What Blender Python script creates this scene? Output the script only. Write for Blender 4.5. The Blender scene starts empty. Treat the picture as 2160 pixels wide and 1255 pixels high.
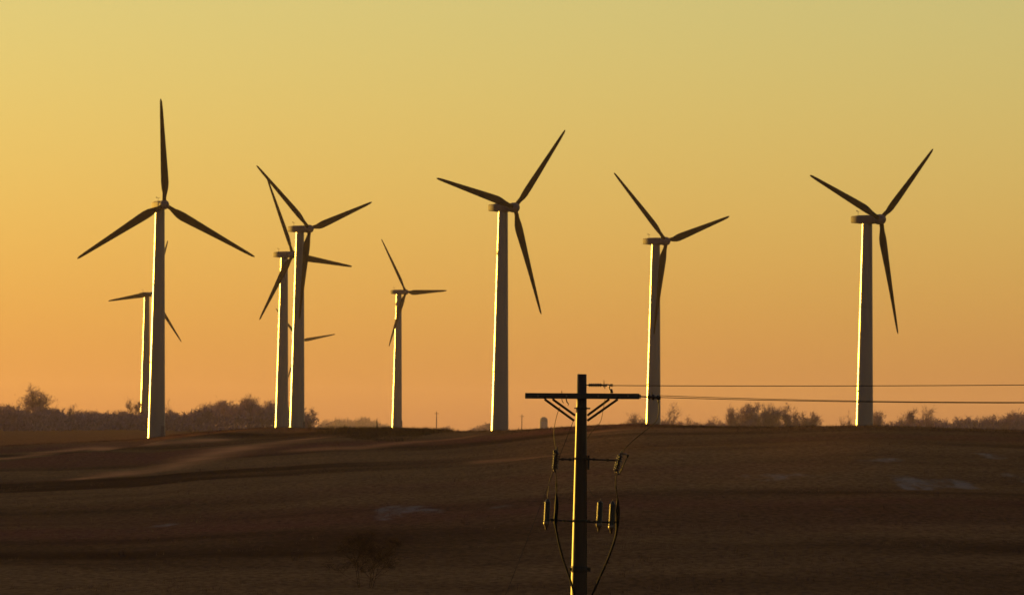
import bpy, math, random
import numpy as np
from mathutils import Vector, Matrix, noise
R = math.radians
scene = bpy.context.scene
col = scene.collection

# ------------------------------------------------------------------ camera
W, H, FPX = 2160.0, 1255.0, 14100.0
HORIZON, ROLL = 925.0, R(0.85)
pitch = math.atan((HORIZON - H / 2) / FPX)
Fw = Vector((0, math.cos(pitch), math.sin(pitch)))
Up0 = Vector((0, -math.sin(pitch), math.cos(pitch)))
X0 = Vector((1, 0, 0))
Rt = X0 * math.cos(ROLL) + Up0 * math.sin(ROLL)
Up = Up0 * math.cos(ROLL) - X0 * math.sin(ROLL)

def at(px, py, D):
    """world point at ground distance D (metres along +Y) seen towards (px,py) of the 2160 px frame"""
    d = Fw + Rt * ((px - W / 2) / FPX) + Up * ((H / 2 - py) / FPX)
    return d * (D / d.y)

def to_px(p):
    z = p.dot(Fw)
    return W / 2 + p.dot(Rt) / z * FPX, H / 2 - p.dot(Up) / z * FPX

cd = bpy.data.cameras.new('camera')
cam = bpy.data.objects.new('camera', cd)
col.objects.link(cam)
cam.matrix_world = Matrix((Rt, Up, -Fw)).transposed().to_4x4()
cd.sensor_width = 36.0
cd.lens = 36.0 * FPX / W
cd.clip_start = 1.0
cd.clip_end = 60000.0
cd.dof.use_dof = True
cd.dof.focus_distance = 170.0
cd.dof.aperture_fstop = 9.0
scene.camera = cam

# ------------------------------------------------------------------ helpers
def tag(o, label=None, cat=None, group=None, kind=None):
    if label: o['label'] = label
    if cat: o['category'] = cat
    if group: o['group'] = group
    if kind: o['kind'] = kind
    return o

def empty(name, loc, rz=0.0):
    o = bpy.data.objects.new(name, None)
    o.empty_display_size = 0.5
    o.location = loc
    o.rotation_euler = (0, 0, rz)
    col.objects.link(o)
    return o

def link(name, mesh, parent=None):
    o = bpy.data.objects.new(name, mesh)
    col.objects.link(o)
    if parent is not None: o.parent = parent
    return o

def copy_tree(o, parent=None):
    c = o.copy(); col.objects.link(c)
    if parent is not None:
        c.parent = parent
    for ch in list(o.children): copy_tree(ch, c)
    return c

class MB:
    def __init__(s): s.v = []; s.f = []; s.sm = []
    def add(s, vs, fs, smooth=True):
        n = len(s.v); s.v += [tuple(p) for p in vs]
        s.f += [tuple(i + n for i in f) for f in fs]; s.sm += [smooth] * len(fs)
    def rings(s, rings, cap=True, smooth=True):
        k = len(rings[0]); vs = [p for r in rings for p in r]; fs = []
        for i in range(len(rings) - 1):
            for j in range(k):
                a = i * k + j; b = i * k + (j + 1) % k
                fs.append((a, b, b + k, a + k))
        n_side = len(fs)
        if cap:
            fs.append(tuple(reversed(range(k)))); fs.append(tuple((len(rings) - 1) * k + j for j in range(k)))
        s.add(vs, fs, smooth)
        for i in range(len(s.sm) - (len(fs) - n_side), len(s.sm)): s.sm[i] = False     # end caps stay flat
    def tube(s, pts, rad, n=8, cap=True):
        pts = [Vector(p) for p in pts]
        if not hasattr(rad, '__len__'): rad = [rad] * len(pts)
        rings = []; prev = None
        for i, p in enumerate(pts):
            t = (pts[min(i + 1, len(pts) - 1)] - pts[max(i - 1, 0)]).normalized()
            if prev is None:
                a = Vector((0, 1, 0)) if abs(t.y) < 0.8 else Vector((1, 0, 0))
            else: a = prev
            u = (a - t * a.dot(t)).normalized(); prev = u; w = t.cross(u)
            rings.append([p + (u * math.cos(2 * math.pi * j / n) + w * math.sin(2 * math.pi * j / n)) * rad[i] for j in range(n)])
        s.rings(rings, cap)
    def lathe(s, c, axis, prof, n=20, cap=True):
        """prof: list of (distance along axis, radius)"""
        c = Vector(c); t = Vector(axis).normalized()
        a = Vector((0, 0, 1)) if abs(t.z) < 0.9 else Vector((1, 0, 0))
        u = (a - t * a.dot(t)).normalized(); w = t.cross(u)
        s.rings([[c + t * h + (u * math.cos(2 * math.pi * j / n) + w * math.sin(2 * math.pi * j / n)) * r for j in range(n)] for h, r in prof], cap)
    def box(s, c, sx, sy, sz, M=None):
        vs = [Vector((x * sx / 2, y * sy / 2, z * sz / 2)) for x in (-1, 1) for y in (-1, 1) for z in (-1, 1)]
        if M is not None: vs = [M @ v for v in vs]
        vs = [v + Vector(c) for v in vs]
        s.add(vs, [(0, 1, 3, 2), (4, 6, 7, 5), (0, 4, 5, 1), (2, 3, 7, 6), (0, 2, 6, 4), (1, 5, 7, 3)], False)
    def build(s, name, mat, parent=None, origin=None, bevel=0.0):
        me = bpy.data.meshes.new(name)
        v = s.v
        if origin is not None:
            o_ = Vector(origin); v = [(p[0] - o_.x, p[1] - o_.y, p[2] - o_.z) for p in v]
        me.from_pydata(v, [], s.f)
        me.polygons.foreach_set('use_smooth', s.sm)
        me.materials.append(mat)
        o = link(name, me, parent)
        if origin is not None: o.location = origin
        if bevel:
            m = o.modifiers.new('bevel', 'BEVEL'); m.width = bevel; m.segments = 2
        return o

def bar(mb, a, b, w, d):
    a = Vector(a); b = Vector(b); t = (b - a); L = t.length; t.normalize()
    u = Vector((0, 1, 0)); u = (u - t * u.dot(t)).normalized(); n = t.cross(u)
    M = Matrix((t, u, n)).transposed()
    mb.box((a + b) / 2, L, d, w, M)

# ------------------------------------------------------------------ materials
def mat(name, color, rough=0.6, metal=0.0, spec=0.5, var=0.0, vscale=3.0, bump=0.0, bscale=20.0, stretch=None, coat=0.0, color2=None):
    m = bpy.data.materials.new(name); m.use_nodes = True
    nt = m.node_tree; N = nt.nodes; L = nt.links
    b = N['Principled BSDF']
    b.inputs['Roughness'].default_value = rough; b.inputs['Metallic'].default_value = metal
    b.inputs['Specular IOR Level'].default_value = spec
    b.inputs['Base Color'].default_value = (*color, 1)
    b.inputs['Coat Weight'].default_value = coat
    tc = N.new('ShaderNodeTexCoord'); mp = N.new('ShaderNodeMapping')
    L.new(tc.outputs['Object'], mp.inputs['Vector'])
    if stretch: mp.inputs['Scale'].default_value = stretch
    if var or color2:
        nz = N.new('ShaderNodeTexNoise'); nz.inputs['Scale'].default_value = vscale; nz.inputs['Detail'].default_value = 6
        L.new(mp.outputs['Vector'], nz.inputs['Vector'])
        rp = N.new('ShaderNodeValToRGB')
        rp.color_ramp.elements[0].position = 0.3; rp.color_ramp.elements[1].position = 0.7
        c2 = color2 or tuple(min(1, c * (1 + var)) for c in color)
        c1 = color if color2 else tuple(c * (1 - var) for c in color)
        rp.color_ramp.elements[0].color = (*c1, 1); rp.color_ramp.elements[1].color = (*c2, 1)
        L.new(nz.outputs['Fac'], rp.inputs['Fac']); L.new(rp.outputs['Color'], b.inputs['Base Color'])
    if bump:
        nb = N.new('ShaderNodeTexNoise'); nb.inputs['Scale'].default_value = bscale; nb.inputs['Detail'].default_value = 5
        L.new(mp.outputs['Vector'], nb.inputs['Vector'])
        bp = N.new('ShaderNodeBump'); bp.inputs['Strength'].default_value = bump; bp.inputs['Distance'].default_value = 0.05
        L.new(nb.outputs['Fac'], bp.inputs['Height']); L.new(bp.outputs['Normal'], b.inputs['Normal'])
    return m

M_tower = mat('tower_paint', (0.085, 0.066, 0.095), 0.28, var=0.07, vscale=0.5, stretch=(1, 1, 0.15), spec=0.5)
M_nac = mat('nacelle_paint', (0.085, 0.064, 0.085), 0.7, spec=0.1, var=0.1, vscale=0.8)
M_blade = mat('blade_black', (0.008, 0.007, 0.007), 0.6, var=0.25, vscale=0.6, spec=0.02)
M_wood = mat('pole_wood', (0.024, 0.011, 0.007), 0.5, var=0.35, vscale=6, stretch=(3, 3, 0.18), bump=0.12, bscale=14, spec=0.2)
M_arm = mat('crossarm_wood', (0.02, 0.013, 0.009), 0.75, var=0.35, vscale=8, stretch=(0.3, 4, 4), bump=0.4)
M_steel = mat('galvanised_steel', (0.13, 0.09, 0.07), 0.4, metal=0.8, var=0.2, vscale=10)
M_rust = mat('dark_iron', (0.018, 0.012, 0.010), 0.6, metal=0.3, spec=0.2, var=0.3, vscale=14)
M_porc = mat('brown_porcelain', (0.022, 0.009, 0.006), 0.35, spec=0.3, coat=0.0, var=0.15, vscale=9)
M_poly = mat('grey_polymer', (0.012, 0.009, 0.008), 0.4, spec=0.3, var=0.12, vscale=9)
M_cable = mat('black_cable', (0.006, 0.005, 0.005), 0.6, spec=0.02, var=0.2, vscale=8)
M_wire = mat('wire_metal', (0.045, 0.025, 0.015), 0.6, metal=0.2, spec=0.15, var=0.15, vscale=2)
M_bark = mat('tree_bark', (0.11, 0.07, 0.07), 0.9, var=0.3, vscale=1.5, spec=0.0)
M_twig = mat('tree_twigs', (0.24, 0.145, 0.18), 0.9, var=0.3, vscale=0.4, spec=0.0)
M_shrub = mat('shrub_twigs', (0.022, 0.007, 0.005), 0.95, var=0.3, vscale=2, spec=0.0)
M_brush = mat('dry_brush', (0.040, 0.020, 0.011), 0.95, var=0.35, vscale=0.6, spec=0.0)
M_straw = mat('straw_grass', (0.21, 0.12, 0.06), 0.9, var=0.3, vscale=0.2, spec=0.0)
M_grass = mat('dry_grass', (0.045, 0.015, 0.008), 0.9, var=0.35, vscale=0.3, spec=0.0)
M_silo = mat('silo_concrete', (0.12, 0.10, 0.13), 0.8, var=0.1, vscale=0.3)

# ------------------------------------------------------------------ terrain height
random.seed(7)
def fbm(x, y, sc, seed=0.0, octv=3):
    v = 0.0; a = 1.0; t = 0.0
    for i in range(octv):
        v += a * noise.noise(Vector((x / sc + seed * 7.3, y / sc - seed * 3.1, seed))); t += a; a *= 0.5; sc *= 0.5
    return v / t

PXC = np.array([-6000, -800, 0, 150, 300, 333, 400, 500, 620, 700, 850, 940, 1060, 1150, 1240, 1340, 1500, 1620, 1830, 1950, 2160, 3000, 8000.])
CRY = np.array([990, 960, 946, 938, 930, 926, 917, 911, 908, 904, 905, 909, 908, 903, 897, 893, 898, 900, 897, 900, 907, 915, 930.])
CRD = np.array([1400, 1450, 1480, 1490, 1500, 1505, 1500, 1470, 1420, 1380, 1330, 1280, 1200, 1160, 1130, 1110, 1080, 1060, 1040, 1040, 1040, 1040, 1040.])
BACK1 = np.array([-8, -5, -2.6, -2.0, -1.4, -1.2, -.9, -.4, 0.6, -0.6, -2.6, -3.4, -3.6, -3.6, -3.2, -2.9, -3.6, -4.6, -6.0, -6.2, -6.2, -6, -6.])   # ~200 m behind the crest
FAR = np.array([0, 0, 0.6, 1.2, 2.6, 2.4, 1.6, 0.5, -0.5, -1, 1.6, 0, -2, -2, -2, -2, -2, -2, -2, -2, -1, 0, 0.])                 # 2600 m
_g = np.arange(-6000, 8001, 10.0)
def _smooth(tab, sg):
    v = np.interp(_g, PXC, tab); k = np.exp(-0.5 * (np.arange(-60, 61) * 10.0 / sg) ** 2); k /= k.sum()
    return np.convolve(np.pad(v, 60, mode='edge'), k, mode='valid')
CRY, CRD, BACK1, FAR = _smooth(CRY, 28), _smooth(CRD, 90), _smooth(BACK1, 90), _smooth(FAR, 90)
PXC = _g
def crest(px):
    y = float(np.interp(px, PXC, CRY)); D = float(np.interp(px, PXC, CRD))
    return y, D

# explicit low rises whose left flanks catch the low sun: (px, py, D, half-width x, half-width y, height)
RISES = []
TURB = [
 # name key, hub px, hub py, D, yaw, phase, label
 ('a', 347, 432, 1507, 19, 92, 'largest wind turbine at far left, one black blade pointing straight up'),
 ('b', 322, 621, 2715, 44, 68, 'small distant wind turbine half hidden behind the leftmost tall turbine tower'),
 ('c', 653, 483, 1733, 45, 19, 'taller front wind turbine of the overlapping pair left of centre'),
 ('d', 618, 537, 1932, 46, 113.5, 'lower rear wind turbine of the overlapping pair, its tower left of the taller one'),
 ('e', 1405, 509, 1662, 44, 17, 'wind turbine right behind the utility pole, lowest blade hanging against its tower'),
 ('f', 1086, 438, 1444, 45, 47, 'wind turbine on the ridge just left of the utility pole'),
 ('g', 1858, 463, 1382, 48, 40, 'rightmost wind turbine, standing alone above the snowy slope'),
 ('h', 856, 616, 2592, 49, 3, 'small distant wind turbine standing alone above the dark brush on the ridge'),
 ('i', 632, 718, 3884, 30, 10, 'tiny farthest wind turbine hidden behind a tower, only blades showing'),
]
HUBH = 52.5
ARM = 3.6
TPOS = []
for k, px, py, D, yaw, ph, lab in TURB:
    hub = at(px, py, D)
    psi = R(yaw)
    fx, fy = math.sin(psi), -math.cos(psi)     # rotor axis, to the right and towards the camera
    TPOS.append(Vector((hub.x - ARM * fx, hub.y - ARM * fy, hub.z - HUBH)))

def height0(x, y):
    yy = max(y, 1.0)
    px = W / 2 + (x / yy) * FPX if y > 40 else W / 2
    px = max(-5900, min(7900, px))
    cy, cD = crest(px)
    # roll is taken out through at()
    zc = at(px, cy, cD).z if -2500 < px < 4600 else at(max(-2500, min(4600, px)), cy + (0.0148 * (px - max(-2500, min(4600, px)))), cD).z
    b1 = float(np.interp(px, PXC, BACK1)); fz = float(np.interp(px, PXC, FAR))
    z520 = at(1080, 1262, 520).z
    if y < 520:
        z = float(np.interp(y, [-200, -20, 0, 25, 110, 300, 520], [-4, -1.9, -1.7, -2.6, -9.4, -12.6, z520]))
        f = min(1, max(0, y / 200)); amp = 0.5 * f
    elif y < cD:
        t = (y - 520) / (cD - 520)
        z = z520 + (zc - z520) * (t * (1.42 - 0.42 * t))
        amp = min(1, (1 - t) * 3.0) * (0.5 + 0.5 * min(1, t * 4))
    else:
        z = float(np.interp(y, [cD, cD + 40, cD + 260, 2600, 5000, 14000], [zc, zc - .5 if b1 < zc - 1 else zc + (b1 - zc) * .15, b1, fz, -2.0, -4.0]))
        amp = min(1, (y - cD) / 400) * 0.4
    if -1500 < x < -350 and y > 300:  # unseen ridge left of the frame, added to shade the slope
        zr = float(np.interp(y, SHADE_RY, SHADE_RZ)) + fbm(x * .3, y, 90, 9.0, 3) * 0.9
        z += (zr - z) * math.exp(-((x + 800) / 170.0) ** 2)
    big = fbm(x, y * 0.8, 210, 1.0, 3) * 2.1 + fbm(x, y, 60, 2.0, 3) * 0.75
    z += big * amp
    for rx, ry, sx, sy, ang, h in RISES:
        dx = x - rx; dy = y - ry
        if abs(dx) < 400 and abs(dy) < 500:
            c_, s_ = math.cos(ang), math.sin(ang)
            a = (dx * c_ + dy * s_) / sx; b = (-dx * s_ + dy * c_) / sy
            z += h * math.exp(-a * a - b * b)
    return z
def ground_rise(px, D, sx, sy, ang, h):
    RISES.append((x_of(px, D), D, sx, sy, R(ang), h))
def x_of(px, D): return (px - W / 2) / FPX * D
ground_rise(350, 1270, 9, 150, -4.6, 1.5)
ground_rise(90, 1430, 30, 40, 0, 0.8)
SHADE_RY = [0]; SHADE_RZ = [0]
SUN_EL, SUN_AZ = 1.6, 42.0      # azimuth left of the view direction
def ray_ground(px, py, d0=500, d1=1600):
    D = d0
    while D < d1:
        p = at(px, py, D)
        if p.z <= height0(p.x, p.y): return D
        D += 4
    return None
SHADE_RY, SHADE_RZ = [300, 1000, 1240, 1410, 2030, 2140, 2200, 2330, 2520, 3400, 4300], [0, 0, 22, 31, 36, 31, 21, 16, 17, 24, 15]  # profile of the added ridge, shaped for the shadow it casts
TC = [(t.x, t.y, t.z - height0(t.x, t.y)) for t in TPOS]
def height(x, y):
    z = height0(x, y)
    for tx, ty, dz in TC:
        d2 = (x - tx) ** 2 + (y - ty) ** 2
        if d2 < 40000: z += dz * math.exp(-d2 / (2 * 50 ** 2))
    z += fbm(x, y, 9, 3.0, 2) * 0.10 * min(1, max(0, (y - 40) / 100))
    return z

def build_ground():
    # fan-shaped sheet: fine where the photograph looks, coarse all round
    uc = np.linspace(-0.09, 0.09, 420)
    ul = -0.09 - np.geomspace(0.0015, 1.6, 60); ur = 0.09 + np.geomspace(0.0015, 1.6, 60)
    u = np.concatenate([ul[::-1], uc, ur])
    ys = [-180, -120, -60, -20, 0, 20, 40]
    y = 60.0
    while y < 13000:
        ys.append(y)
        if y < 440: y += 18
        elif y < 1560: y += 2.6
        elif y < 2200: y += 10
        elif y < 4500: y += 40
        else: y *= 1.06
    ys.append(13000)
    nx, ny = len(u), len(ys)
    vs = np.zeros((ny, nx, 3)); snow = np.zeros((ny, nx)); tone = np.zeros((ny, nx)); red = np.zeros((ny, nx)); sun_streak = np.zeros((ny, nx))
    # dry grass tones and old snow on the land, plus painted sunlight streaks
    SN = [(at(850, 1076, 1).x, 0, 0, 0)]
    for j, yv in enumerate(ys):
        for i, uu in enumerate(u):
            x = uu * (yv + 260)
            z = height(x, yv)
            vs[j, i] = (x, yv, z)
    nn = ny * nx
    X = vs[:, :, 0]; Y = vs[:, :, 1]
    for j in range(ny):
        if not (400 < ys[j] < 2200): continue
        for i in range(nx):
            x = X[j, i]; yv = ys[j]
            tone[j, i] = fbm(x * 0.55, yv * 0.9, 70, 5.0, 4)
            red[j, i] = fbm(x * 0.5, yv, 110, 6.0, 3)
            if abs(u[i]) < 0.089:
                px = W / 2 + x / yv * FPX
                a = 0.0
                for (sx, sd, wx, wd, am) in SNOW:
                    dx = (x - sx) / wx; dd = (yv - sd) / wd
                    q = dx * dx + dd * dd
                    if q < 4: a = max(a, am * math.exp(-q))
                for pl, wd in SUN_STREAKS:
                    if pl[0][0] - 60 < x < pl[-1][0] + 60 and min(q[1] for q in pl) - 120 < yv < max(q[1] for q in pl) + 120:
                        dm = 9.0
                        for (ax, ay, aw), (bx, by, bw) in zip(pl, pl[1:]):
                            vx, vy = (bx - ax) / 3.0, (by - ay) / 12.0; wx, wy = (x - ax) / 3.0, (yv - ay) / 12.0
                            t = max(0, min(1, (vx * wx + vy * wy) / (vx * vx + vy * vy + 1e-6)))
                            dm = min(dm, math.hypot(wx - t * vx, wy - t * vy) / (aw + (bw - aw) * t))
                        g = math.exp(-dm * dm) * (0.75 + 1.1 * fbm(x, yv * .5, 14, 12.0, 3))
                        sun_streak[j, i] = max(sun_streak[j, i], max(0, min(1, g)) * wd)
                if a > 0.02:
                    n_ = fbm(x * 1.6, yv * 0.5, 12, 8.0, 4) * 1.7 + 0.42
                    snow[j, i] = max(0, min(1, (a * 1.2 + n_ - 0.95) * 3.0)) * min(1, am * 1.3)
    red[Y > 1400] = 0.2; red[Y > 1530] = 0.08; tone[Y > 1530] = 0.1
    me = bpy.data.meshes.new('ground')
    me.vertices.add(nn); me.vertices.foreach_set('co', vs.reshape(-1))
    idx = np.arange(nn).reshape(ny, nx)
    q = np.stack([idx[:-1, :-1], idx[:-1, 1:], idx[1:, 1:], idx[1:, :-1]], -1).reshape(-1, 4)
    me.loops.add(q.size); me.loops.foreach_set('vertex_index', q.reshape(-1).astype(np.int32))
    me.polygons.add(len(q)); me.polygons.foreach_set('loop_start', (np.arange(len(q)) * 4).astype(np.int32))
    me.polygons.foreach_set('use_smooth', np.ones(len(q), bool))
    me.update(calc_edges=True)
    for nm, arr in (('snow', snow), ('tone', tone), ('red', red), ('sun_streak', sun_streak)):
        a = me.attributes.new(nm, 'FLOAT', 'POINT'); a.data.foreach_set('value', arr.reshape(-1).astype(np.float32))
    m = bpy.data.materials.new('prairie_ground'); m.use_nodes = True
    nt = m.node_tree; N = nt.nodes; L = nt.links; b = N['Principled BSDF']
    b.inputs['Roughness'].default_value = 0.95; b.inputs['Specular IOR Level'].default_value = 0.0
    def attr(n):
        a = N.new('ShaderNodeAttribute'); a.attribute_name = n; return a.outputs['Fac']
    tc = N.new('ShaderNodeTexCoord')
    def nz(scale, sx=1, sy=1, det=6):
        mp = N.new('ShaderNodeMapping'); mp.inputs['Scale'].default_value = (sx, sy, 1)
        L.new(tc.outputs['Object'], mp.inputs['Vector'])
        n = N.new('ShaderNodeTexNoise'); n.inputs['Scale'].default_value = scale; n.inputs['Detail'].default_value = det
        n.inputs['Roughness'].default_value = 0.6
        L.new(mp.outputs['Vector'], n.inputs['Vector']); return n.outputs['Fac']
    def ramp(fac, a, c1, b_, c2):
        r = N.new('ShaderNodeValToRGB'); r.color_ramp.elements[0].position = a; r.color_ramp.elements[1].position = b_
        r.color_ramp.elements[0].color = (*c1, 1); r.color_ramp.elements[1].color = (*c2, 1); L.new(fac, r.inputs['Fac']); return r.outputs['Color']
    def maprange(fac, a, b_, c=0, d=1):
        r = N.new('ShaderNodeMapRange'); r.inputs[1].default_value = a; r.inputs[2].default_value = b_; r.inputs[3].default_value = c; r.inputs[4].default_value = d
        L.new(fac, r.inputs[0]); return r.outputs[0]
    def mix(f, a, b_, typ='MIX'):
        x = N.new('ShaderNodeMix'); x.data_type = 'RGBA'; x.blend_type = typ
        for s, v in ((x.inputs[0], f), (x.inputs[6], a), (x.inputs[7], b_)):
            if hasattr(v, 'links'): L.new(v, s)
            elif isinstance(v, tuple): s.default_value = (*v, 1)
            else: s.default_value = v
        return x.outputs[2]
    c = mix(maprange(attr('tone'), -0.19, 0.19), (0.016, 0.005, 0.003), (0.112, 0.045, 0.017))
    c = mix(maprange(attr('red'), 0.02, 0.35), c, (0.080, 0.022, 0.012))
    c = mix(maprange(nz(0.09, 1, 0.5), 0.35, 0.7, 0, 0.45), c, (0.058, 0.025, 0.011))
    c = mix(1.0, c, ramp(nz(1.6, 1, 0.3, 4), 0.33, (0.55, 0.55, 0.55), 0.67, (1.32, 1.3, 1.28)), 'MULTIPLY')
    c = mix(attr('sun_streak'), c, (0.33, 0.11, 0.038))  # low sunlight on the hillside, painted as orange ground colour
    sm = N.new('ShaderNodeMath'); sm.operation = 'MULTIPLY'; L.new(attr('snow'), sm.inputs[0]); L.new(maprange(nz(0.45, 1, 0.12, 5), 0.42, 0.58, 0.15, 1.0), sm.inputs[1])
    c = mix(sm.outputs[0], c, (0.24, 0.195, 0.17))
    c = mix(1.0, c, (1.85, 2.25, 2.75), 'MULTIPLY')
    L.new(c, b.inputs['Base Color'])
    bp = N.new('ShaderNodeBump'); bp.inputs['Strength'].default_value = 0.25; bp.inputs['Distance'].default_value = 0.15
    L.new(nz(0.9, 1, 0.4, 5), bp.inputs['Height']); L.new(bp.outputs['Normal'], b.inputs['Normal'])
    me.materials.append(m)
    o = link('ground', me); tag(o, kind='structure')
    return o

SNOW = []; SUN_STREAKS = []  # old snow patches; sunlit streaks painted into the ground colour
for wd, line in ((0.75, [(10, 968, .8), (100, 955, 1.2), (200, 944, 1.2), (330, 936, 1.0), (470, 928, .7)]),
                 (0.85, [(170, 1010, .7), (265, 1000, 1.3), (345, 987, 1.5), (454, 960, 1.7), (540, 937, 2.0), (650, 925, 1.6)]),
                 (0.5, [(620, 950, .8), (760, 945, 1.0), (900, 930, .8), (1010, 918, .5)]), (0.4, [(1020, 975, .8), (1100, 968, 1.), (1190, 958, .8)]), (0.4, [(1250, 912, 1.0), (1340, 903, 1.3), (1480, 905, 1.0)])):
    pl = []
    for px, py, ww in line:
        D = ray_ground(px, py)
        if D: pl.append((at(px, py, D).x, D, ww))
    if len(pl) > 1: SUN_STREAKS.append((pl, wd))
for (px, py, wpx, dd, am) in ((830, 1076, 60, 26, 1.0), (905, 1078, 70, 16, .6), (1000, 1082, 60, 12, .35), (1930, 1022, 65, 20, .95), (2030, 1024, 45, 14, .9), (2130, 1005, 60, 16, .5),
                         (1730, 1005, 110, 18, .45), (1640, 1012, 60, 10, .4), (2100, 965, 90, 14, .3), (1850, 970, 120, 12, .28), (1560, 1018, 130, 12, .25), (1800, 1085, 60, 20, .25), (90, 1025, 80, 22, .35), (380, 1100, 200, 12, .15)):
    D = ray_ground(px, py)
    if D: SNOW.append((at(px, py, D).x, D, wpx / FPX * D, dd, am))
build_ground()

# ------------------------------------------------------------------ wind turbines
def blade_mesh():
    mb = MB(); rings = []
    st = [(0.9, .46, .46, 0), (1.6, .46, .46, 0), (2.6, .62, .40, 16), (3.8, .90, .30, 15), (5.0, 1.00, .24, 13), (7, .93, .19, 10), (10, .80, .14, 6.5), (14, .64, .10, 3.5), (18, .49, .07, 1.5), (21.5, .37, .045, 0), (23.4, .26, .03, 0), (24.0, .10, .012, 0)]
    for r, hc, ht, tw in st:
        ring = []; n = 14; rnd = 1.0 if r < 2 else 0.0
        for j in range(n):
            a = 2 * math.pi * j / n
            cx = math.cos(a); sy = math.sin(a)
            k = 1.0 if rnd else (0.55 + 0.45 * cx) ** 0.5 if cx > -1 else 0
            x = cx * hc - (0.30 * hc if not rnd else 0); z_ = sy * ht * (k if not rnd else 1)
            t = R(tw)
            ring.append(Vector((x * math.cos(t), x * math.sin(t) + z_, r)))
        rings.append(ring)
    mb.rings(rings); return mb

def make_turbine():
    root = empty('wind_turbine', (0, 0, 0))
    # local frame: rotor axis along -Y
    t = MB(); prof = []
    for i in range(13):
        f = i / 12; z = -1.0 + f * (HUBH - 0.75 + 1.0)
        prof.append((z, 1.98 - 0.93 * f))
    t.lathe((0, 0, 0), (0, 0, 1), prof, 48, cap=False)     # foot below ground, top inside the nacelle
    tower = t.build('tower', M_tower, root)
    fl = MB()
    for z in (17.0, 34.5):
        fl = MB(); r = 1.98 - 0.93 * (z + 1) / (HUBH - .05)
        fl.lathe((0, 0, z), (0, 0, 1), [(-.12, r - .02), (-.10, r + .035), (.10, r + .035), (.12, r - .02)], 40)
        fl.build('flange', M_tower, tower)
    dr = MB(); dr.box((1.99 * math.sin(0.5), -1.99 * math.cos(0.5), 1.6), 0.95, 0.16, 2.1, Matrix.Rotation(0.5, 3, 'Z'))
    dr.build('door', M_nac, tower)
    n = MB(); rings = []
    for y, hw, z0, z1 in ((3.75, .75, -.50, .52), (3.6, .95, -.72, .74), (1.5, 1.10, -.88, .90), (-1.2, 1.10, -.90, .92), (-2.0, .98, -.88, .88), (-2.4, .80, -.78, .78)):
        ring = []
        for j in range(20):
            a = 2 * math.pi * j / 20; ca, sa = math.cos(a), math.sin(a)
            p = lambda v: math.copysign(abs(v) ** 0.3, v)
            ring.append(Vector((hw * p(ca), y, (z1 + z0) / 2 + (z1 - z0) / 2 * p(sa) + HUBH)))
        rings.append(ring)
    n.rings(rings); nac = n.build('nacelle', M_nac, root)
    v = MB(); v.tube([(0.3, 2.7, HUBH + .95), (0.3, 2.7, HUBH + 1.75)], .04, 6); v.tube([(-.1, 2.7, HUBH + 1.7), (.7, 2.7, HUBH + 1.7)], .035, 6)
    v.lathe((-.1, 2.7, HUBH + 1.7), (0, 0, 1), [(0, .03), (.08, .14), (.18, .14), (.24, .03)], 8)
    v.build('wind_vane', M_rust, nac)
    h = MB(); h.lathe((0, -ARM + 1.2, HUBH), (0, -1, 0), [(0, .75), (.1, .98), (.5, 1.08), (1.3, 1.08), (1.8, .92), (2.15, .6), (2.32, .22), (2.36, .02)], 24)
    h.build('hub', M_nac, root)
    bmesh_ = blade_mesh()
    for k in range(3):
        b = bmesh_.build('blade', M_blade, root) if k == 0 else link('blade', bl.data, root)
        if k == 0: bl = b
    return root

def pose(root, loc, yaw, phase):
    root.location = loc; root.rotation_euler = (0, 0, R(yaw))
    bl = [c for c in root.children if c.name.startswith('blade')]
    A = Matrix.Rotation(R(-4), 3, 'X') @ Vector((0, -1, 0))      # shaft tilted up 4 degrees
    u = Vector((1, 0, 0)); v = u.cross(A) * -1
    if v.z < 0: v = -v
    for k, b in enumerate(bl):
        q = R(phase + 120 * k)
        d = u * math.cos(q) + v * math.sin(q)         # along the blade
        t = A.cross(d).normalized()
        M = Matrix((t, A, d)).transposed().to_4x4()
        M.translation = Vector((0, -ARM, HUBH)) + Vector((0, 0, 0))
        b.matrix_local = M

proto = make_turbine()
for i, (k, px, py, D, yaw, ph, lab) in enumerate(TURB):
    o = proto if i == 0 else copy_tree(proto)
    pose(o, TPOS[i], yaw, ph)
    tag(o, lab, 'wind turbine', 'wind turbines on the ridge')

# ------------------------------------------------------------------ utility pole, 141 m away: one photo pixel is one centimetre
PD = 141.0
def P(px, py, dy=0.0):
    return at(px, py, PD + dy)
pb = at(1206, 1255, PD); 
paxis = (P(1227, 789) - P(1220.5, 1255)).normalized()
ptop = P(1227.5, 789)
gz = height(ptop.x, PD)
plen = (ptop.z - gz)
def pole_at(py):        # centre of the pole at image row
    return P(1227.5 - (py - 789) * 6.5 / 466, py)
def pole_r(py): return 0.098 + (min(py, 1400) - 789) / 466 * 0.073
ubase = ptop - paxis * (plen / paxis.z)
up = empty('utility_pole', ubase)
tag(up, 'wooden utility pole with crossarm and cable equipment in the foreground', 'utility pole')
bpy.context.view_layer.update()
def ub(mb, name, m, parent=up, bevel=0.0):
    o = mb.build(name, m, None, origin=None, bevel=bevel)
    o.parent = parent
    base = ubase
    o.data.transform(Matrix.Translation(-Vector(base)))
    return o
s = MB(); pts = []; rad = []
for i in range(15):
    f = i / 14; L_ = f * (plen / paxis.z + 0.6)
    pts.append(ptop - paxis * L_); rad.append(0.100 + min(L_, 5.5) * 0.0158)
rad[0] = 0.098
s.tube(pts, rad, 28)
ub(s, 'pole_shaft', M_wood)
yf, yb = -0.17, 0.17
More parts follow.
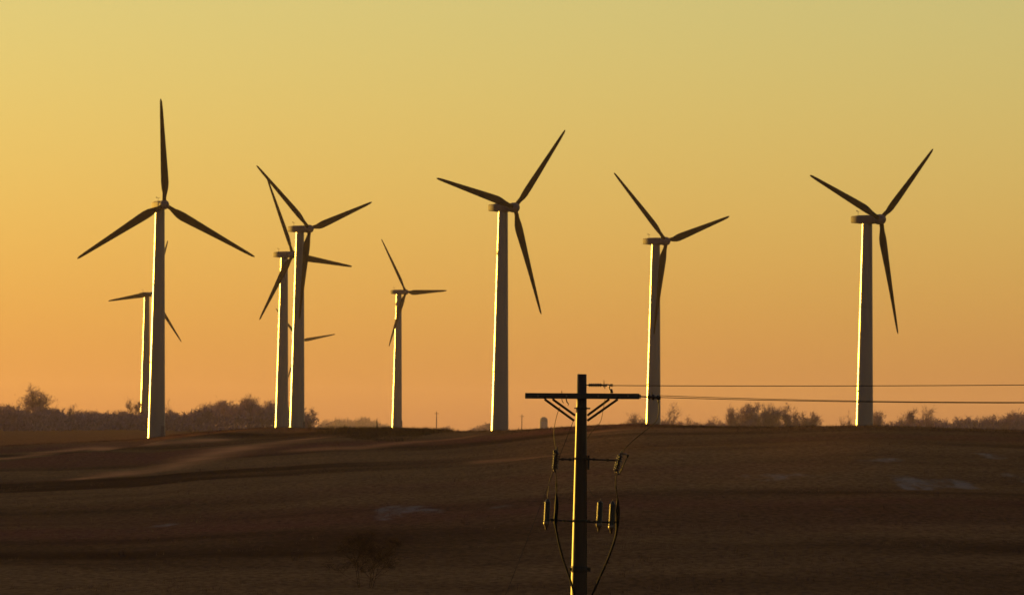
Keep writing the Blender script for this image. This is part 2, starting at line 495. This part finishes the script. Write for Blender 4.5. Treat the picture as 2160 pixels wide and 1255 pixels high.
for dy in (yf, yb):
    m_ = MB(); bar(m_, P(1107.5, 834.5, dy), P(1348.5, 835.8, dy), .118, .095); ub(m_, 'crossarm', M_arm, bevel=.006)
for (xa, ya, xb, yb_, dy) in ((1149, 842, 1211, 887, yf - .06), (1166, 842, 1213, 876, yb + .06), (1303, 842, 1239, 887, yf - .06), (1285, 842, 1239, 876, yb + .06)):
    m_ = MB(); bar(m_, P(xa, ya, dy), P(xb, yb_, dy * .55), .050, .03)
    m_.box(P(xa, ya - 3, dy), .04, .05, .05); ub(m_, 'brace', M_rust)
for px in (1135, 1195, 1262, 1325):
    m_ = MB()
    m_.tube([P(px, 835, yf - .09), P(px, 835, yb + .09)], .010, 6)
    for dy in (yf - .07, yb + .07): m_.lathe(P(px, 835, dy), (0, 1, 0), [(-.012, .022), (.012, .022)], 6)
    ub(m_, 'spacer_bolt', M_steel)
# gain band and bolts on the shaft
def band(py, h, name='pole_band'):
    c = pole_at(py); r = pole_r(py) + .012
    m_ = MB(); m_.lathe(c - paxis * h / 2, paxis, [(0, r - .006), (.006, r), (h - .006, r), (h, r - .006)], 28)
    m_.box(c + Vector((r + .03, 0, 0)), .07, .05, h * .7); m_.box(c - Vector((r + .015, 0, 0)), .035, .05, h * .5)
    return ub(m_, name, M_rust)
band(861, .045); band(1200, .13); band(967, .05); band(1098, .06)
# top dead-end assembly
m_ = MB(); a, b = P(1236, 812), P(1270, 812)
m_.tube([a, b + Vector((.05, 0, 0))], .012, 8)
ub(m_, 'dead_end_rod', M_steel)
m_ = MB(); n = 7
prof = [(0, .022)]
for i in range(7):
    f = .02 + i * .038; prof += [(f, .024), (f + .006, .044), (f + .014, .044), (f + .022, .024)]
m_.lathe(P(1241, 812), b - a, prof + [(.30, .022)], 16); ub(m_, 'insulator', M_poly)
m_ = MB(); c = P(1276, 813)
m_.box(c, .09, .04, .05, Matrix.Rotation(R(-12), 3, 'Y')); m_.tube([c + Vector((-.02, 0, 0)), P(1274, 801)], [.013, .005], 6)
m_.tube([P(1268, 812), P(1280, 811), P(1287, 812), P(1292, 815)], .014, 8); m_.tube([c, c + Vector((0, 0, -.07))], .009, 6)
m_.box(P(1290, 812), .05, .04, .05)
ub(m_, 'strain_clamp', M_steel)
m_ = MB(); m_.tube([P(1287, 813), P(1285, 818), P(1288, 823), P(1290, 828)], .013, 8); m_.lathe(P(1290, 829), (0, 0, 1), [(0, .03), (.03, .035), (.05, .02), (.08, .022), (.09, .008)], 12)
ub(m_, 'insulator', M_porc)
# end-of-arm dead end
m_ = MB(); m_.tube([P(1346, 836), P(1369, 837)], .014, 8); m_.box(P(1350, 836), .03, .40, .08); ub(m_, 'dead_end_rod', M_steel)
m_ = MB(); m_.lathe(P(1366, 837), (1, 0, -.03), [(0, .02), (.02, .058), (.05, .062), (.06, .03), (.09, .03), (.10, .066), (.14, .062), (.15, .03), (.19, .03), (.20, .055), (.23, .05), (.25, .02)], 16)
ub(m_, 'insulator', M_porc)
m_ = MB(); m_.box(P(1391, 839), .05, .05, .07); m_.tube([P(1389, 840), P(1389, 851)], [.02, .012], 8); ub(m_, 'strain_clamp', M_rust)
m_ = MB(); m_.tube([P(1376, 835), P(1375, 826)], [.012, .004], 6)
ub(m_, 'cotter_pin', M_rust)
# small hardware beneath the left arm
m_ = MB(); m_.tube([P(1185, 841, yf), P(1186, 846, yf), P(1189, 850, yf)], .008, 6); ub(m_, 'hook', M_rust); m_ = MB(); m_.tube([P(1194, 841, yf), P(1196, 848, yf), P(1199, 851, yf), P(1198, 856, yf)], [.012, .014, .012, .004], 6); ub(m_, 'hook', M_rust)
m_ = MB(); m_.tube([P(1185, 829, yf), P(1185, 824, yf)], .008, 6)
ub(m_, 'bolt', M_rust)
# fused cutouts
def cutout(cx, cy, ang, flip):
    c = P(cx, cy, -.12); Rm = Matrix.Rotation(R(ang), 3, 'Y')
    ax = Rm @ Vector((0, 0, 1)); sd = Rm @ Vector((flip, 0, 0))
    m_ = MB(); prof = [(-.20, .022)]
    for i in range(7):
        f = -.18 + i * .05; prof += [(f, .028), (f + .008, .070), (f + .020, .070), (f + .030, .034)]
    prof += [(.20, .022)]
    m_.lathe(c, ax, prof, 16); body = ub(m_, 'fuse_cutout', M_porc)
    m_ = MB()
    top = c + ax * .19; bot = c - ax * .19
    m_.tube([top, top + sd * .10 + ax * .02, top + sd * .15 - ax * .03], .017, 8); m_.box(top + ax * .03, .05, .05, .05, Rm); m_.tube([top + ax * .05, top + ax * .10], .01, 6); ub(m_, 'fuse_contact', M_steel, body); m_ = MB(); m_.tube([bot, bot + sd * .05 - ax * .03, bot + sd * .08 - ax * .05], .018, 8)
    m_.tube([bot + sd * -.03, bot + sd * -.03 - Vector((0, 0, .07))], .012, 6); m_.tube([bot + sd * .03, bot + sd * .03 - Vector((0, 0, .07))], .012, 6)
    o = ub(m_, 'fuse_contact', M_steel, body)
    m_ = MB(); m_.tube([bot + sd * .08 - ax * .03, top + sd * .15 - ax * .03], .012, 8); m_.lathe(top + sd * .15 - ax * .05, ax, [(0, .02), (.04, .024), (.07, .02)], 8)
    ub(m_, 'fuse_tube', M_rust, body)
cutout(1173, 970, 4, -.35); cutout(1305, 975, 14, 1)
# brackets
def bracket(xa, xb, y0, y1):
    m_ = MB(); m_.tube([P(xa, y0, -.12), P((xa + xb) / 2, (y0 + y1) / 2, -.10), P(xb, y1, -.12)], .018, 8)
    for f in (.25, .7):
        q = P(xa + (xb - xa) * f, y0 + (y1 - y0) * f, -.11); m_.box(q, .05, .05, .055)
    ub(m_, 'bracket', M_rust)
bracket(1178, 1212, 968, 969); bracket(1236, 1301, 968, 971); bracket(1150, 1208, 1095, 1099); bracket(1236, 1303, 1100, 1101)
# surge arresters
for cx, y0, y1, tilt in ((1154, 1052, 1108, .03), (1265, 1055, 1112, .03), (1291, 1057, 1116, .05)):
    ax = (P(cx + 1.5, y0, -.14) - P(cx - 1.5, y1, -.14)); Ln = ax.length
    prof = [(0, .03), (.01, .048)]
    i = .03
    while i < Ln - .06: prof += [(i, .052), (i + .012, .066), (i + .024, .052)]; i += .034
    prof += [(Ln - .03, .046), (Ln - .02, .03), (Ln, .022)]
    m_ = MB(); m_.lathe(P(cx - 1.5, y1, -.14), ax, prof, 16); ar = ub(m_, 'surge_arrester', M_poly)
    m_ = MB(); m_.lathe(P(cx - 1.2, y1 - 10, -.14), ax * -1, [(0, .03), (.01, .062), (.05, .066), (.09, .055), (.12, .03), (.17, .022), (.20, .008)], 16); ub(m_, 'terminal_cap', M_steel, ar); m_ = MB()
    m_.tube([P(cx + 1.5, y0, -.14), P(cx + 2, y0 - 4, -.14)], .014, 6)
    ub(m_, 'terminal_stud', M_steel, ar)
# riser cables with terminations
def spline(pts, n=8):
    out = []
    for i in range(len(pts) - 1):
        p0 = pts[max(i - 1, 0)]; p1 = pts[i]; p2 = pts[i + 1]; p3 = pts[min(i + 2, len(pts) - 1)]
        for k in range(n):
            t = k / n
            out.append(0.5 * ((2 * p1) + (p2 - p0) * t + (2 * p0 - 5 * p1 + 4 * p2 - p3) * t * t + (3 * p1 - p0 - 3 * p2 + p3) * t ** 3))
    out.append(pts[-1]); return out
def cable(name, pp, r0, r1, m, dy=-.14, rr=None):
    q = spline([P(x, y, dy) for x, y in pp]); n = len(q)
    rad = [np.interp(i / (n - 1), [0, 1], [r0, r1]) for i in range(n)] if rr is None else [float(np.interp(i / (n - 1), *rr)) for i in range(n)]
    m_ = MB(); m_.tube(q, rad, 8); return ub(m_, name, m)
cable('riser_cable', [(1174, 1040), (1174, 1070), (1172, 1100), (1176, 1130), (1187, 1175), (1203, 1222), (1212, 1262), (1216, 1320)], .02, .02, M_cable, rr=([0, .04, .12, .30, .36, 1], [.012, .024, .042, .040, .022, .020]))
cable('riser_cable', [(1303, 1050), (1303, 1080), (1302, 1110), (1297, 1138), (1282, 1180), (1262, 1225), (1246, 1265), (1236, 1330)], .02, .02, M_cable, rr=([0, .04, .12, .24, .32, 1], [.012, .024, .044, .040, .024, .022]))
cable('jumper_wire', [(1172, 992), (1174, 1018), (1174, 1042)], .008, .010, M_cable, rr=([0, .5, .6, .7, 1], [.008, .009, .020, .009, .010]))
cable('jumper_wire', [(1300, 998), (1299, 1025), (1303, 1052)], .008, .010, M_cable, rr=([0, .45, .55, .65, 1], [.008, .009, .020, .009, .010]))
cable('jumper_wire', [(1181, 858), (1174, 878), (1169, 905), (1170, 930), (1174, 952)], .006, .008, M_wire, dy=-.1)
cable('jumper_wire', [(1389, 850), (1390, 868), (1383, 890), (1365, 905), (1340, 925), (1320, 944), (1312, 958)], .007, .009, M_wire, dy=-.06)
cable('jumper_wire', [(1276, 842), (1272, 865), (1266, 890), (1250, 908), (1238, 926)], .006, .006, M_wire, dy=.1)
cable('jumper_wire', [(1240, 1028), (1250, 1042), (1262, 1052)], .005, .006, M_wire, dy=-.12)
cable('jumper_wire', [(1166, 992), (1158, 1020), (1155, 1050)], .005, .006, M_wire, dy=-.12)
m_ = MB(); q = P(1241, 975, -.05); m_.box(q, .05, .08, .30); ub(m_, 'ground_strap_box', M_rust, bevel=.006)
m_ = MB(); m_.tube([pole_at(y) + Vector((pole_r(y) * .93, -pole_r(y) * .42, 0)) for y in range(960, 1500, 30)], .011, 6); ub(m_, 'ground_wire', M_cable)
# guy wire from the pole top down to the land on the left
ga = P(1210, 886, -.05); gd = (P(1066, 1255, -.05) - ga).normalized(); gd = Vector((gd.x, -0.10, gd.z)).normalized()
g_ = ga.copy()
while g_.z > height(g_.x, g_.y) - .1: g_ = g_ + gd * .25
m_ = MB(); m_.tube([ga, g_], .0075, 6); ub(m_, 'guy_wire', M_wire)
# spans running right to the next pole
def span(pts, r, label):
    q = [Vector(p) for p in pts]; n = 60; out = []
    a, b, sag = q[0], q[1], pts[2][0] if False else 0
    m_ = MB(); m_.tube(q, r, 6)
    o = m_.build('power_line', M_wire, None, origin=tuple(q[0]))
    tag(o, label, 'power line', 'power lines running right from the utility pole'); return o
def span_pts(px0, py0, px1, py1, y2, D1):
    """wire from the pole to a point D1 away beyond the right edge; y2 = sag in metres"""
    a = P(px0, py0); b = at(px1, py1, D1); out = []
    for i in range(61):
        f = i / 60; p = a.lerp(b, f); p.z -= y2 * 4 * f * (1 - f); out.append(p)
    return out
span(span_pts(1293, 813, 2900, 801, .055, 152), .0095, 'upper wire running right from the pole top')
span(span_pts(1393, 838, 2900, 838, .12, 150), .009, 'lowest wire running right from the end of the crossarm')
span(span_pts(1388, 834, 2900, 832, .16, 156), .007, 'thin wire just above the lowest one at the end of the crossarm')

# ------------------------------------------------------------------ bare trees
def grow(mbt, mbc, base, h, width, seed, twigs=1500, multi=1, bare=0.3, tw=0.06, dense=1.0, shape='vase'):
    rnd = random.Random(seed); base = Vector(base)
    tips = []
    def branch(p, d, L, r, lvl):
        n = 4 if lvl == 0 else 3
        pts = [p]; rad = [r]; q = p.copy(); dd = d.copy()
        for i in range(n):
            dd = (dd + Vector((rnd.uniform(-1, 1), rnd.uniform(-1, 1), rnd.uniform(-.3, .5))) * (.10 if lvl == 0 else .22)).normalized()
            q = q + dd * L / n; pts.append(q.copy()); rad.append(r * (1 - .62 * (i + 1) / n))
        mbt.tube(pts, rad, 5 if lvl < 2 else 3, cap=False)
        if lvl >= 3 or r < (.03 if h > 6 else .004):
            tips.append((q, dd, L)); return
        kids = (5, 4, 3)[lvl]
        for k in range(kids):
            f = rnd.uniform(.35 if lvl else max(.3, bare), 1.0)
            i = min(n - 1, int(f * n)); pp = pts[i].lerp(pts[i + 1], f * n - i)
            a = rnd.uniform(0, 2 * math.pi); sp = rnd.uniform(.35, .95) * (width / h * 1.5)
            nd = (dd + Vector((math.cos(a), math.sin(a), rnd.uniform(-.05, .5))) * sp).normalized()
            branch(pp, nd, L * rnd.uniform(.45, .68), r * .5, lvl + 1)
        tips.append((q, dd, L * .6))
    for k in range(multi):
        a = rnd.uniform(0, 6.28); off = Vector((math.cos(a), math.sin(a), 0)) * (0.0 if multi == 1 else width * .12)
        d = Vector((off.x * 1.4 / max(h, .1), off.y * 1.4 / max(h, .1), 1)).normalized() if multi > 1 else Vector((0, 0, 1))
        branch(base + off * .5 - Vector((0, 0, .4)), d, h * .62 * rnd.uniform(.9, 1.05), h * (.022 if h > 6 else .012) / multi ** .4, 0)
    # scale so that the crown has the wanted outline
    per = max(2, twigs // max(1, len(tips)))
    top = max(t[0].z for t in tips) - base.z
    wx = max(abs(t[0].x - base.x) for t in tips) + .01
    kz = h * .93 / top; kx = (width / 2) * .9 / wx
    def fix(v): return (base.x + (v[0] - base.x) * kx, base.y + (v[1] - base.y) * kx, base.z + (v[2] - base.z) * kz)
    mbt.v = mbt.v[:mbt_start[0]] + [fix(v) for v in mbt.v[mbt_start[0]:]]
    for q, dd, L in tips:
        q = Vector(fix(q))
        cl = min(L * .8, h * .13)
        for k in range(per):
            o = Vector((rnd.gauss(0, 1), rnd.gauss(0, 1), rnd.gauss(0, .9))) * cl * .55
            e = (dd * .5 + Vector((rnd.uniform(-1, 1), rnd.uniform(-1, 1), rnd.uniform(-.4, 1.0)))).normalized()
            ln = rnd.uniform(.5, 1.3) * h * .07
            a_ = q + o * .6; b_ = a_ + e * ln
            s_ = e.cross(Vector((rnd.uniform(-1, 1), rnd.uniform(-1, 1), rnd.uniform(-1, 1)))).normalized() * tw * dense
            mbc.add([a_ - s_, a_ + s_, b_ + s_ * .4, b_ - s_ * .4], [(0, 1, 2, 3)], False)

mbt_start = [0]
def tree(px, ytop, D, wpx, seed, label, ybase=None, twigs=1600, multi=1, bare=.3, tw=.05, name='bare_tree', group=None, cat='tree', mt=None, mc=None):
    x = at(px, ytop, D).x; zt = at(px, ytop, D).z; zb = height(x, D) if ybase is None else at(px, ybase, D).z
    h = max(1.5, zt - zb); w = wpx / FPX * D
    root = empty(name, (x, D, zb))
    t = MB(); c = MB(); mbt_start[0] = 0
    grow(t, c, (0, 0, 0), h, w, seed, twigs, multi, bare, tw)
    t.build('trunk', mt or M_bark, root); c.build('crown', mc or M_twig, root)
    tag(root, label, cat, group); return root

def wood(name, tops, D, spread, step, seed, label, tw=.06, twigs=420, fill=1.0, dD=60):
    """one mass of trees: tops = outline (px, y)"""
    rnd = random.Random(seed); t = MB(); c = MB()
    px0, px1 = tops[0][0], tops[-1][0]; px = px0
    while px < px1:
        for row in range(2):
            p = px + rnd.uniform(-step, step) * .6; p = min(max(p, px0), px1)
            yt = float(np.interp(p, [a for a, b in tops], [b for a, b in tops])) + rnd.choice([-1, 0, 0, 2, 4]) + row * 3
            yt += 7.0 * noise.noise(Vector((p / 11.0, seed, row))) + 3.0 * noise.noise(Vector((p / 4.0, seed, row + 5)))
            d = D + rnd.uniform(-dD, dD); x = at(p, yt, d).x; zb = height(x, d); h = max(2.0, at(p, yt, d).z - zb)
            mbt_start[0] = len(t.v)
            grow(t, c, (x, d, zb), h, min(h * .95, spread * rnd.uniform(.8, 1.2)), rnd.randint(0, 99999), twigs, rnd.choice([1, 2, 3]), .15, tw)
            # undergrowth that closes the lower half
            for k in range(int(70 * fill)):
                hh = rnd.uniform(0, h * .74); q = Vector((x + rnd.gauss(0, spread * .4), d + rnd.gauss(0, 5), zb + hh))
                e = Vector((rnd.uniform(-1, 1), rnd.uniform(-1, 1), rnd.uniform(.1, 1.4))).normalized() * rnd.uniform(.6, 1.8)
                s_ = e.cross(Vector((rnd.uniform(-1, 1), 1, rnd.uniform(-1, 1)))).normalized() * tw * 3.2
                c.add([q - s_, q + s_, q + e + s_ * .3, q + e - s_ * .3], [(0, 1, 2, 3)], False)
        px += step
    n = len(t.v); t.v += c.v; t.f += [tuple(i + n for i in f) for f in c.f]; t.sm += c.sm
    o = t.build(name, M_twig); tag(o, label, 'woodland', kind='stuff'); return o

wood('woodland', [(-260, 850), (-120, 862), (-40, 846), (5, 848), (25, 853), (60, 855), (120, 856), (135, 868), (152, 876), (165, 860), (178, 872), (186, 860), (210, 866), (235, 863), (262, 864), (282, 874), (300, 868), (330, 866), (356, 862), (375, 870), (405, 868), (440, 846), (470, 841), (498, 843), (506, 862), (514, 838), (545, 842), (556, 856), (566, 841), (600, 844), (640, 866), (652, 880)], 2480, 6.5, 7.5, 11, 'hazy belt of bare trees behind the ridge on the left', tw=.075)
wood('woodland', [(672, 892), (690, 884), (715, 879), (735, 882), (760, 878), (785, 880), (800, 890), (826, 893), (845, 899)], 10500, 19, 6, 12, 'pale far grove fading into haze left of the small lone turbine', tw=.32, twigs=220, dD=200)
wood('woodland', [(918, 903), (930, 897), (945, 902)], 7200, 9, 6, 13, 'faint low scrub by the thin far pole on the horizon', tw=.2, twigs=160, dD=100)
wood('woodland', [(992, 903), (1008, 894), (1025, 892), (1040, 893)], 6200, 10, 6, 14, 'faint far clump of trees left of the middle turbine tower', tw=.2, twigs=200, dD=100)
wood('woodland', [(1870, 888), (1888, 884), (1905, 882), (1940, 878), (1990, 879), (2006, 887), (2020, 879), (2040, 876), (2070, 877), (2090, 873), (2120, 872), (2140, 867), (2180, 864), (2300, 860), (2420, 868)], 2900, 5.5, 8, 15, 'low hazy wood along the ridge at the right edge', tw=.10, fill=1.6)
wood('woodland', [(1308, 893), (1330, 884), (1362, 882), (1395, 888), (1425, 886), (1470, 888), (1520, 886), (1545, 889), (1580, 886), (1640, 886), (1700, 889), (1726, 894)], 3100, 6, 7, 16, 'low scrub behind the ridge right of the utility pole', tw=.08, twigs=360)

G1 = 'bare trees on the skyline'
tree(76, 806, 2440, 92, 21, 'broad bare tree standing tallest above the left tree belt', twigs=3000, multi=5, bare=.5, tw=.06, group=G1)
tree(150, 850, 2440, 22, 22, 'thin round-headed bare tree showing sky through it right of the broad left tree', twigs=260, tw=.05, group=G1)
tree(277, 838, 2440, 26, 23, 'slender bare tree just left of the largest turbine tower', twigs=500, tw=.05, group=G1)
tree(296, 846, 2440, 22, 24, 'dense bare tree directly against the hidden turbine tower on the left', twigs=900, tw=.06, group=G1)
tree(357, 836, 2440, 16, 25, 'wispy bare sapling just right of the largest turbine tower', twigs=160, tw=.05, group=G1)
tree(528, 830, 2440, 40, 26, 'tall bare tree rising from the tree belt left of the overlapping turbines', twigs=1500, multi=2, tw=.06, group=G1)
tree(652, 860, 2500, 40, 27, 'rounded bare tree closing the left belt right of the overlapping turbines', twigs=1300, multi=2, tw=.06, group=G1)
tree(1340, 868, 3000, 34, 31, 'bare tree immediately left of the tower behind the utility pole', twigs=800, multi=2, tw=.07, group=G1)
tree(1412, 848, 3000, 48, 32, 'open spreading bare tree immediately right of the tower behind the utility pole', twigs=800, multi=2, tw=.06, group=G1)
tree(1448, 873, 3000, 22, 33, 'small narrow bare tree between the spreading tree and the grove', twigs=350, tw=.06, group=G1)
tree(1504, 875, 3000, 42, 34, 'low domed bare tree left of the grove', twigs=900, multi=3, tw=.07, group=G1)
G2 = 'grove of bare trees right of the utility pole'
for (px, yt, w, sd, tg, mu, lab) in ((1549, 851, 30, 41, 700, 2, 'leftmost bare tree of the grove, upright with open twigs'), (1582, 846, 52, 42, 2200, 3, 'darkest densest bare tree in the left half of the grove'),
                       (1612, 847, 44, 43, 1500, 2, 'bare tree in the centre left of the grove beside the densest one'), (1641, 850, 38, 44, 800, 2, 'airy bare tree at the middle of the grove'),
                       (1666, 850, 36, 45, 900, 2, 'bare tree right of the airy middle one in the grove'), (1690, 858, 34, 46, 600, 1, 'second bare tree from the right end of the grove'), (1712, 865, 34, 47, 800, 2, 'rightmost and lowest bare tree of the grove')):
    tree(px, yt, 2950, w * 1.25, sd, lab, twigs=int(tg * 2.1), multi=mu + 1, bare=.15, tw=.085, group=G2)
tree(1778, 877, 2950, 16, 51, 'small spiky bare tree left of the rightmost turbine, the shorter of two', twigs=240, tw=.06, group=G1)
tree(1791, 867, 2950, 18, 52, 'small spiky bare tree left of the rightmost turbine, the taller of two', twigs=300, tw=.06, group=G1)
tree(1857, 864, 2850, 46, 53, 'dense domed bare tree touching the rightmost turbine tower', twigs=2400, multi=3, bare=.15, tw=.07, group=G1)
tree(1902, 868, 2850, 22, 54, 'faint thin bare tree beside the ball-headed tree', twigs=300, tw=.05, group=G1)
tree(1922, 861, 2850, 19, 55, 'small ball-headed dark tree above the right wood', twigs=1300, bare=.5, tw=.06, group=G1)
tree(1957, 852, 2850, 46, 56, 'tall feathery bare tree rising from the right wood', twigs=900, multi=3, tw=.06, group=G1)
tree(2148, 862, 2850, 40, 57, 'bare tree swelling above the wood at the right edge', twigs=900, multi=2, tw=.07, group=G1)
# lone sapling low on the near slope
Db = ray_ground(795, 1243) or 540
tr = tree(772, 1112, Db, 185, 61, 'faint leafless shrub with a curved stem low on the shaded slope', ybase=1243, twigs=4200, multi=5, bare=.1, tw=.012, name='bare_shrub', cat='shrub', mt=M_shrub, mc=M_shrub)

# ------------------------------------------------------------------ brush, grass and weeds on the crest
def tufts(name, spots, m, label, cat, seed):
    rnd = random.Random(seed); mb = MB()
    for (x, y, h, w, n) in spots:
        z = height(x, y) - .05
        for k in range(n):
            a = rnd.uniform(0, 6.28); rr = rnd.uniform(0, w)
            p = Vector((x + math.cos(a) * rr, y + math.sin(a) * rr, z)); e = Vector((rnd.gauss(0, .22), rnd.gauss(0, .22), 1)) * h * rnd.uniform(.5, 1.1)
            s_ = Vector((rnd.uniform(-1, 1), rnd.uniform(-1, 1), 0)).normalized() * h * .035
            mb.add([p - s_, p + s_, p + e], [(0, 1, 2)], False)
    o = mb.build(name, m); tag(o, label, cat, kind='stuff'); return o
rnd = random.Random(5); sp = []
for i in range(5200):
    px = rnd.uniform(-60, 2220); cy, cD = crest(px); D = cD + rnd.gauss(-14, 22)
    if D < 520: continue
    sp.append((x_of(px, D), D, rnd.uniform(.2, .5) * (1.5 if rnd.random() < .05 else 1), .7, 7))
st = []
for i in range(52000):
    D = 520 + (rnd.random() ** 1.15) * 880; px = rnd.uniform(-60, 2220); x = x_of(px, D)
    if D > crest(px)[1]: continue
    n_ = noise.noise(Vector((x / 22, D / 60, 4.0))) + .5 * noise.noise(Vector((x / 5, D / 9, 7.0)))
    big = rnd.random() < .04
    if n_ > .22: st.append((x, D, rnd.uniform(.12, .34) * (1.7 if big else 1), .5, 4))
    elif n_ < -.12: sp.append((x, D, rnd.uniform(.12, .40) * (1.9 if big else 1), .6, 4))
tufts('straw_grass', st, M_straw, 'pale straw tufts scattered over the slope', 'grass', 8)
tufts('grass', sp, M_grass, 'dark reddish dry grass covering the slope and crest', 'grass', 3)
sp = []
for i in range(1100):
    px = rnd.triangular(650, 970, 850); cy, cD = crest(px); f = rnd.random() ** 1.8
    D = cD - f * 200 * max(.15, min(1, (960 - px) / 110, (px - 640) / 90)) + 8
    sp.append((x_of(px, D), D, rnd.uniform(.25, .9) * (1.0 + .9 * max(0, noise.noise(Vector((px / 14, 3, 1))))), 1.3, 16))
tufts('brush', sp, M_brush, 'dark low brush thicket on the crest below the small lone turbine', 'brush', 4)

cy, cD = crest(799)
x = x_of(799, cD); z = height(x, cD)
m_ = MB(); m_.tube([(0, 0, -.4), (.05, 0, .9), (.0, 0, 1.7), (.03, 0, 2.25)], [.14, .13, .09, .03], 6); m_.tube([(0, 0, 1.2), (-.2, 0, 1.5)], .04, 5)
o = m_.build('fence_post', M_rust); o.location = (x, cD, z); tag(o, 'short dark weathered post on the crest left of the small lone turbine', 'post')

# ------------------------------------------------------------------ far poles and silo
def far_pole(px, ytop, D, label):
    x = at(px, ytop, D).x; zb = height(x, D); h = at(px, ytop, D).z - zb
    r = empty('distant_utility_pole', (x, D, zb))
    m_ = MB(); m_.tube([(0, 0, -.3), (0, 0, h)], [.30, .2], 8); m_.build('pole_shaft', M_bark, r)
    m_ = MB(); m_.box((0, -.25, h * .93), 2.6, .16, .2); m_.build('crossarm', M_bark, r)
    tag(r, label, 'utility pole', 'thin far poles on the horizon')
far_pole(921, 868, 3600, 'thin distant utility pole on the skyline right of the small lone turbine')
far_pole(1101, 874, 3900, 'fainter distant utility pole just right of the middle turbine tower')
D = 5600; x = at(1147, 879, D).x; zb = height(x, D); zt = at(1147, 878, D).z; r = empty('silo', (x, D, zb)); hh = zt - zb; ww = 17 / FPX * D / 2
m_ = MB(); m_.lathe((0, 0, -.3), (0, 0, 1), [(0, ww), (hh * .82, ww)], 24); m_.build('silo_wall', M_silo, r)
m_ = MB(); m_.lathe((0, 0, hh * .82 - .3), (0, 0, 1), [(0, ww * 1.01), (hh * .09, ww * .92), (hh * .15, ww * .62), (hh * .18, ww * .1)], 24); m_.build('dome_roof', M_silo, r)
tag(r, 'small hazy domed silo on the horizon left of the utility pole', 'silo')

# ------------------------------------------------------------------ haze
HB = MB(); HB.box((0, 6500, 0), 13600 * 2 * 1.0, 13800, 1, None)
zlo, zhi = -40.0, 96.0
xs, y0, y1 = 24500.0, -460.0, 13120.0
hb = MB(); hb.box((0, (y0 + y1) / 2, (zlo + zhi) / 2), xs * 2, y1 - y0, zhi - zlo)
hm = bpy.data.materials.new('haze_air'); hm.use_nodes = True
nt = hm.node_tree; nt.nodes.clear()
out = nt.nodes.new('ShaderNodeOutputMaterial'); pv = nt.nodes.new('ShaderNodeVolumePrincipled')
pv.inputs['Color'].default_value = (0.72, 0.60, 0.80, 1)
pv.inputs['Density'].default_value = 1.8e-5
pv.inputs['Anisotropy'].default_value = 0.45
nt.links.new(pv.outputs['Volume'], out.inputs['Volume'])
ho = hb.build('haze', hm); tag(ho, kind='stuff', label='thin even evening haze filling the air', cat='haze')

# ------------------------------------------------------------------ light
sd = Vector((-math.sin(R(SUN_AZ)) * math.cos(R(SUN_EL)), math.cos(R(SUN_AZ)) * math.cos(R(SUN_EL)), math.sin(R(SUN_EL))))
ld = bpy.data.lights.new('sun', 'SUN'); ld.energy = 5.0; ld.angle = R(0.5); ld.color = (1.0, 0.54, 0.06)
lo = bpy.data.objects.new('sun', ld); col.objects.link(lo)
lo.rotation_euler = sd.to_track_quat('Z', 'Y').to_euler(); lo.location = (-200, 100, 100)
w = bpy.data.worlds.new('World'); scene.world = w; w.use_nodes = True
nt = w.node_tree; N = nt.nodes; L = nt.links; bg = N['Background']
sk = N.new('ShaderNodeTexSky'); sk.sky_type = 'NISHITA'; sk.sun_disc = False
sk.sun_elevation = R(SUN_EL); sk.sun_rotation = -R(SUN_AZ)
sk.altitude = 0; sk.air_density = 1.0; sk.dust_density = 0.8; sk.ozone_density = 1.0
mx = N.new('ShaderNodeMix'); mx.data_type = 'RGBA'; mx.blend_type = 'MULTIPLY'; mx.inputs[0].default_value = 1.0
mx.inputs[7].default_value = (0.77, 0.93, 0.69, 1)     # warm film balance
ad = N.new('ShaderNodeMix'); ad.data_type = 'RGBA'; ad.blend_type = 'ADD'; ad.inputs[0].default_value = 1.0
ad.inputs[7].default_value = (0.12, 0.035, 0.25, 1)      # faint mauve of high haze over the whole sky
L.new(sk.outputs['Color'], mx.inputs[6]); L.new(mx.outputs[2], ad.inputs[6]); L.new(ad.outputs[2], bg.inputs['Color'])
bg.inputs['Strength'].default_value = 0.13

vs = scene.view_settings
vs.view_transform = 'Standard'; vs.look = 'None'; vs.exposure = 0.98; vs.gamma = 1.0
scene.cycles.max_bounces = 6; scene.cycles.volume_bounces = 1
scene.cycles.transparent_max_bounces = 12
